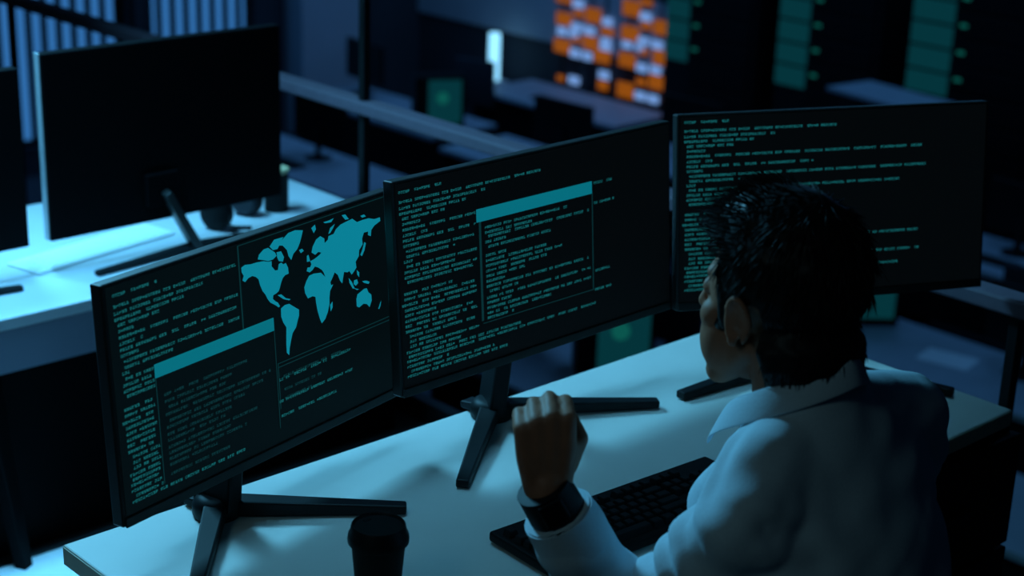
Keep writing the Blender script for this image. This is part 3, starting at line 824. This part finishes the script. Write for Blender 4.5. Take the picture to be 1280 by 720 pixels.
Lsh, Rsh = P(-.146, -.095, -.222), P(.200, -.070, -.185)
Lel, Lwr = Vector((-1.085, -.700, .000)), Vector((-1.200, -.648, .225))
Rel, Rwr = Vector((-.590, -.745, .050)), Vector((-.495, -.590, .058))
hipz = -.68
Lhip, Rhip = P(-.09, -.21, hipz + .02), P(.09, -.21, hipz + .02)
Lkn, Rkn = P(-.13, .22, hipz + .0), P(.13, .22, hipz + .0)
Lan, Ran = P(-.13, .24, FZ + .10 - O.z), P(.13, .24, FZ + .10 - O.z)


def hand(bm, wr, u, n, s, curl, scale=1.0):
    """palm, four fingers and a thumb; u towards the knuckles, n back of the hand, s thumb side"""
    u, n, s = u.normalized(), n, s
    s = (s - u * s.dot(u)).normalized(); n0 = u.cross(s)
    n = n0 if n0.dot(n) > 0 else -n0

    def Q(a, b, c): return wr + (u * a + s * b + n * c) * scale
    # palm: four metacarpals and the heel of the thumb
    for k, (b, ln) in enumerate(((.0285, .088), (.0095, .091), (-.0095, .086), (-.0275, .078))):
        limb(bm, [Q(.0, b * .55, 0), Q(ln * .55, b * .85, .004), Q(ln, b, .003)], [.0155, .0145, .0115], 12)
    limb(bm, [Q(.005, .015, -.008), Q(.045, .030, -.012)], [.015, .0145], 12)
    for k, (b, ln, f) in enumerate(((.0295, .088, 1.0), (.0098, .092, 1.08), (-.0100, .087, 1.02), (-.0290, .079, .84))):
        d = u
        p = Q(ln, b, .002)
        pts, rad = [p], [.0108]
        a = 0
        for seg, da, r in ((.042 * f, curl[0], .0096), (.026 * f, curl[1], .0086), (.021 * f, curl[2], .0074)):
            a += da
            p = p + (u * math.cos(a) - n * math.sin(a)) * seg * scale
            pts.append(p); rad.append(r)
        limb(bm, pts, rad, 12)
    # thumb leaves the side of the palm near its base
    if curl[0] > .9:
        limb(bm, [Q(.022, .026, -.010), Q(.052, .044, -.024), Q(.072, .034, -.046), Q(.076, .012, -.056)], [.0135, .0118, .0105, .0085], 12)
    else:
        limb(bm, [Q(.022, .026, -.008), Q(.050, .050, -.016), Q(.078, .060, -.022), Q(.098, .060, -.026)], [.0135, .0115, .0100, .0080], 12)


HAND_U = Vector((-.02, .10, 1.0))
HAND_N = Vector((-.62, -.74, .10))
HAND_S = Vector((.76, -.64, .0))

bm = bmesh.new()
# skull and face
ball(bm, P(0, -.012, .050), (.0745, .096, .080))
ball(bm, P(0, .020, .020), (.071, .068, .075))
ball(bm, P(0, .030, -.042), (.062, .058, .068))
for s in (-1, 1): ball(bm, P(s * .033, .044, -.052), (.034, .040, .052))
limb(bm, [P(-.047, .004, -.050), P(-.033, .055, -.098), P(.033, .055, -.098), P(.047, .004, -.050)], [.017, .019, .019, .017])
ball(bm, P(0, .070, -.106), (.024, .019, .018))
for s in (-1, 1):
    ball(bm, P(s * .042, .056, -.022), (.023, .025, .024))            # cheekbone
    limb(bm, [P(s * .012, .086, .032), P(s * .045, .068, .032)], [.0085, .008])  # brow
    ball(bm, P(s * .032, .073, .010), (.018, .015, .014))             # eyelid
    ball(bm, P(s * .010, .098, -.032), (.009, .010, .008))            # nostril wing
    # ear: rim, lobe, inner bowl
    e = P(s * .0745, -.006, .000)
    rim = [e + Vector((s * (.006 + .010 * max(0, math.sin(a))), .017 * math.cos(a) - .006 * math.sin(a) * .3, .031 * math.sin(a) - .004)) for a in [R(x) for x in range(-70, 236, 25)]]
    limb(bm, rim, [.0046] * len(rim), 8)
    ball(bm, e + Vector((s * .002, .002, -.002)), (.006, .015, .026))
    ball(bm, e + Vector((s * .005, .008, -.032)), (.0055, .008, .009))
    limb(bm, [e + Vector((s * .006, .010, .010)), e + Vector((s * .008, -.006, .014)), e + Vector((s * .007, -.006, -.012))], [.004, .004, .004], 8)
limb(bm, [P(0, .090, .022), P(0, .107, -.016), P(0, .112, -.028)], [.009, .010, .0115])       # nose
limb(bm, [P(-.020, .080, -.062), P(0, .090, -.061), P(.020, .080, -.062)], [.005, .0065, .005], 8)   # lips
limb(bm, [P(-.018, .080, -.071), P(0, .088, -.072), P(.018, .080, -.071)], [.005, .0075, .005], 8)
# neck and trunk
limb(bm, [P(0, -.038, -.030), P(0, -.048, -.10), P(0, -.064, -.185)], [.061, .060, .064], 20)
loft(bm, [(P(0, -.215, hipz - .06), .13, .10), (P(0, -.215, hipz), .150, .108), (P(0, -.19, -.50), .135, .092), (P(.005, -.125, -.34), .158, .102), (P(.015, -.10, -.245), .155, .092), (P(.015, -.08, -.165), .11, .066), (P(.005, -.068, -.12), .066, .054), (P(0, -.058, -.09), .05, .048)])
for s, sh in ((-1, Lsh), (1, Rsh)):
    limb(bm, [P(s * .02, -.07, -.150), P(s * .10, -.078, -.172), sh], [.044, .046, .050])
limb(bm, [Lsh, Lsh.lerp(Lel, .5), Lel, Lel.lerp(Lwr, .35), Lwr], [.053, .047, .040, .040, .0275])
limb(bm, [Rsh, Rsh.lerp(Rel, .5), Rel, Rel.lerp(Rwr, .35), Rwr], [.053, .047, .040, .040, .0275])
for h, k, a in ((Lhip, Lkn, Lan), (Rhip, Rkn, Ran)):
    limb(bm, [h, h.lerp(k, .5), k, k.lerp(a, .35), a, a + Vector((0, .13, -.05))], [.085, .078, .056, .054, .036, .030])
limb(bm, [Lwr, Lwr + HAND_U * .015], [.0275, .026])
hand(bm, Lwr + HAND_U * .012, HAND_U, HAND_N, HAND_S, (1.35, 1.55, 1.0))
rd = (Rwr - Rel).normalized()
hand(bm, Rwr, Vector((-.05, .99, -.05)), Vector((0, 0, 1)), Vector((-1, 0, 0)), (.20, .36, .25))
body = voxel(bm, .0034, 3)
man = obj('person', body, M['skin'], None, True)
tag(man, 'seated person in pale blue shirt seen from behind, left fist raised over the white desk', 'person')

for s in (-1, 1):
    bm = bmesh.new(); ball(bm, P(s * .031, .0795, .009), .0085, sub=2); e = obj('eye', bm, M['eye'], man, True)
    bm = bmesh.new(); ball(bm, P(s * .0315, .0868, .008), (.004, .002, .004), sub=2); obj('iris', bm, M['black'], e, True)

# hair: a cap lifted off the skull, with locks on it
hc = P(0, -.012, .045)


def hair_depth(p):
    x, y, z = p
    ax = abs(x)
    hl = .078 + .012 * math.sin(x * 90)                                # front hairline height
    t = .015 + .009 * max(0, min(1, (z - .05) / .08))
    t += .007 * max(0, min(1, (y - .0) / .07)) * max(0, min(1, (z - .09) / .03))
    if y < -.03 and z < .04: t = .018 - .013 * max(0, min(1, (-.02 - z) / .07))
    face = y - (.062 - .0 * ax)                                        # forehead below the hairline
    if y > .028 and z < hl: t = min(t, .010 - .9 * (y - .028) * (1 if z < hl - .02 else (hl - z) / .02))
    if y > -.028 and z < .028 and ax > .03:
        lim = -.018 if y > .012 else .026                               # sideburn in front of the ear, nothing over it
        if z < lim: t = min(t, .006 - .5 * (lim - z))
    if z < -.085: t = min(t, .005 - .3 * (-.085 - z))
    if z < .0: t += .010 * max(0, 1 - abs(z + .045) / .04)
    if z < -.03 and y > -.030 - .35 * (-.03 - z): t = min(t, .004 - .35 * (y + .030 + .35 * (-.03 - z)) )
    return t


bm = bmesh.new()
bm.from_mesh(man.data)
bm.normal_update()
keep = {}
for v in bm.verts:
    p = v.co - O
    keep[v] = hair_depth(p) if (p.z > -.125 and p.length < .20 and abs(p.x) < .0795 + max(0, p.z) * .2) else -1
bmesh.ops.delete(bm, geom=[v for v in bm.verts if keep[v] < -.005], context='VERTS')
dep = {v: keep[v] for v in bm.verts}
nrm = {v: (v.normal * .5 + (v.co - hc).normalized() * .5).normalized() for v in bm.verts}
for _ in range(6):
    dep = {v: .5 * dep[v] + .5 * sum(dep[e.other_vert(v)] for e in v.link_edges) / max(1, len(v.link_edges)) for v in bm.verts}
for v in bm.verts:
    q = v.co - O
    t = dep[v]
    nz = noise.noise(q * 55) * .003 + noise.noise(Vector((q.x * 160, q.y * 40, q.z * 160))) * .002
    v.co = v.co + nrm[v] * (t + (nz if t > .004 else 0))
for _ in range(3):
    bmesh.ops.smooth_vert(bm, verts=bm.verts[:], factor=.5, use_axis_x=True, use_axis_y=True, use_axis_z=True)
bm.verts.ensure_lookup_table(); bm.normal_update()
pts = [(v.co.copy(), v.normal.copy()) for v in bm.verts]
crown = P(.01, -.055, .15)
rnd.shuffle(pts)
for p, n in pts[:5200]:
    q = p - O
    if (p - hc).dot(n) < 0: n = -n
    fl = p - crown
    fl = fl - n * fl.dot(n)
    if fl.length < 1e-4 or (abs(q.x) > .045 and q.z < .045 and -.045 < q.y): continue
    fl.normalize()
    if q.z > .07 and q.y > 0:                                           # swept up and forward at the front
        fl = (fl * .6 + Vector((-.35, .5, .55)) * .8).normalized(); ln = rnd.uniform(.016, .032); lift = .25
    elif q.z > .03: ln = rnd.uniform(.02, .036); lift = .10
    else:
        fl = (fl + Vector((0, 0, -.8))).normalized(); ln = rnd.uniform(.010, .018); lift = .16
    fl = (fl + Vector((rnd.uniform(-1, 1), rnd.uniform(-1, 1), rnd.uniform(-1, 1))) * .22).normalized()
    sd = fl.cross(n).normalized()
    r_ = rnd.uniform(.0007, .0014)
    prev = None
    b0 = p - n * .002
    for k, (tt, rr) in enumerate(((0, 1), (.5, .8), (1, .08))):
        c = b0 + fl * ln * tt + n * (lift * ln * tt * (1.3 - .5 * tt))
        ring = [bm.verts.new(c + (sd * math.cos(a) + n * math.sin(a)) * r_ * rr) for a in (0, 2.1, 4.2)]
        if prev:
            for i in range(3): bm.faces.new((prev[i], prev[(i + 1) % 3], ring[(i + 1) % 3], ring[i]))
        prev = ring
hair = obj('hair', bm, M['hair'], man, True)

# shirt
def fold(p, n):
    q = p - O
    # creases gather at the elbows, the armpits and across the back
    def near(a, r): return max(0.0, 1 - (p - a).length / r)
    w_ = .25 + 1.3 * near(Lel, .17) + 1.2 * near(Rel, .17) + .9 * near(Lsh + Vector((0, .05, -.05)), .19) + .4 * near(Rsh + Vector((0, 0, -.08)), .12) + .5 * max(0, min(1, (-.3 - q.z) / .2))
    d = (Lel - Lsh).normalized()
    a = p.dot(d) * 105 + noise.noise(p * 11) * 5.0
    b = noise.noise(Vector((p.x * 10 + p.z * 8, p.y * 12, p.z * 22 - p.x * 12)))
    c = noise.noise(Vector((p.x * 26, p.y * 22, p.z * 14)))
    return max(-.0045, .0080 * math.sin(a) * max(0, min(1.1, w_ - .25)) + .012 * b * (.4 + w_ * .5) + .005 * c * w_ + .001)


bm = bmesh.new()
loft(bm, [(P(0, -.215, hipz - .04), .172, .125), (P(0, -.215, hipz + .03), .175, .128), (P(0, -.195, -.50), .168, .118), (P(.005, -.125, -.34), .180, .122), (P(.015, -.10, -.245), .174, .108), (P(.025, -.085, -.165), .150, .080), (P(.012, -.074, -.115), .092, .069), (P(0, -.060, -.075), .060, .058)], 36)
for s, sh in ((-1, Lsh), (1, Rsh)):
    dz = -.018 if s < 0 else 0
    limb(bm, [P(s * .02, -.072, -.130 + dz), P(s * .10, -.080, -.152 + dz), sh], [.056, .057, .062])
cuffL = Lwr.lerp(Lel, .13)
cuffR = Rwr.lerp(Rel, .12)
limb(bm, [Lsh, Lsh.lerp(Lel, .5), Lel, Lel.lerp(cuffL, .4)], [.062, .056, .050, .050])
limb(bm, [Rsh, Rsh.lerp(Rel, .5), Rel, Rel.lerp(cuffR, .4)], [.065, .062, .056, .055])
for el, cu in ((Lel, cuffL), (Rel, cuffR)):
    tube(bm, [el, el.lerp(cu, .4), el.lerp(cu, .9), cu], [.050, .051, .047, .044], 20)
limb(bm, [P(-.05, .0, -.26), P(.05, .0, -.26)], [.06, .06])
sm = voxel(bm, .0055, 16)
sm.normal_update()
new = [v.co + v.normal * fold(v.co, v.normal) for v in sm.verts]
for v, c in zip(sm.verts, new): v.co = c
bmesh.ops.smooth_vert(sm, verts=sm.verts[:], factor=.4, use_axis_x=True, use_axis_y=True, use_axis_z=True)
shirt = obj('shirt', sm, M['shirt'], man, True)


def cuff(el, cu):
    d = (cu - el).normalized()
    bm = bmesh.new()
    tube(bm, [cu - d * .050, cu - d * .048, cu - d * .01, cu + d * .004, cu + d * .006, cu + d * .003], [.046, .0490, .0475, .0465, .044, .034], 28)
    obj('cuff', bm, M['shirt'], shirt, True, 45)


cuff(Lel, cuffL); cuff(Rel, cuffR)
# collar: stand and turned-down leaf
bm = bmesh.new()
NA = 41
rows_ = [[], [], [], []]
for k in range(NA):
    th = R(-158 + 316 * k / (NA - 1))                                   # 0 = nape
    f = abs(th) / R(158)
    x, y = math.sin(th), -math.cos(th)
    zc = -.032 - .116 * f ** 1.35                                        # fold line falls to the front
    cx, cy = 0.0, -.052 + .030 * f
    rx, ry = .069, .064
    leaf = .038 + .030 * f ** 3
    out_ = .020 + .010 * f
    pt = max(0, (f - .80) / .20)
    rows_[0].append(bm.verts.new(P(cx + x * (rx - .004), cy + y * (ry - .004), zc - .030)))
    rows_[1].append(bm.verts.new(P(cx + x * rx, cy + y * ry, zc)))
    rows_[2].append(bm.verts.new(P(cx + x * (rx + .006), cy + y * (ry + .006), zc - .004)))
    rows_[3].append(bm.verts.new(P(cx + x * (rx + out_) - math.copysign(.012 * pt, x), cy + y * (ry + out_) + .006 * pt, zc - leaf)))
for a, b in zip(rows_, rows_[1:]):
    for k in range(NA - 1): bm.faces.new((a[k], a[k + 1], b[k + 1], b[k]))
col = obj('collar', bm, M['shirt'], shirt, True)
sd_ = col.modifiers.new('thickness', 'SOLIDIFY'); sd_.thickness = .0022; sd_.offset = 0
ss_ = col.modifiers.new('smooth', 'SUBSURF'); ss_.levels = 1; ss_.render_levels = 2

# watch on the raised wrist
d = (Lwr - Lel).normalized()
bm = bmesh.new()
wc = Lwr + d * -.004
tube(bm, [wc - d * .021, wc - d * .0205, wc + d * .0195, wc + d * .020], [.032, .0365, .0350, .031], 32)
wt = obj('watch', bm, M['black'], man, True, 40)
nn = HAND_N.normalized(); nn = (nn - d * nn.dot(d)).normalized(); sx_ = d.cross(nn)
bm = bmesh.new(); box(bm, (-.016, -.017, 0), (.016, .017, .008), .003)
bmesh.ops.transform(bm, matrix=Matrix(((sx_.x, d.x, nn.x, 0), (sx_.y, d.y, nn.y, 0), (sx_.z, d.z, nn.z, 0), (0, 0, 0, 1))), verts=bm.verts[:])
bmesh.ops.translate(bm, vec=wc + nn * .031, verts=bm.verts[:]); obj('watch_case', bm, M['black'], wt)

# trousers and shoes
bm = bmesh.new()
loft(bm, [(P(0, -.21, hipz - .09), .15, .11), (P(0, -.215, hipz), .180, .132), (P(0, -.21, hipz + .07), .174, .126)])
for h, k, a in ((Lhip, Lkn, Lan), (Rhip, Rkn, Ran)):
    limb(bm, [h, h.lerp(k, .5), k, k.lerp(a, .5), a + Vector((0, 0, .02))], [.098, .090, .072, .066, .056])
obj('trousers', voxel(bm, .009, 4), M['trousers'], man, True)
for a in (Lan, Ran):
    bm = bmesh.new()
    limb(bm, [a + Vector((0, -.03, -.04)), a + Vector((0, .06, -.055)), a + Vector((0, .15, -.062))], [.048, .042, .036])
    box(bm, a + Vector((-.04, -.075, -.10)), a + Vector((.04, .19, -.085)), .008)
    obj('shoe', voxel(bm, .005, 4), M['shoe'], man, True)

hall_chair(O.x, O.y - .20, math.pi * 0, 'dark low-backed office chair under the man in the blue shirt', FZ, 'office_chair', None, .24, .345)
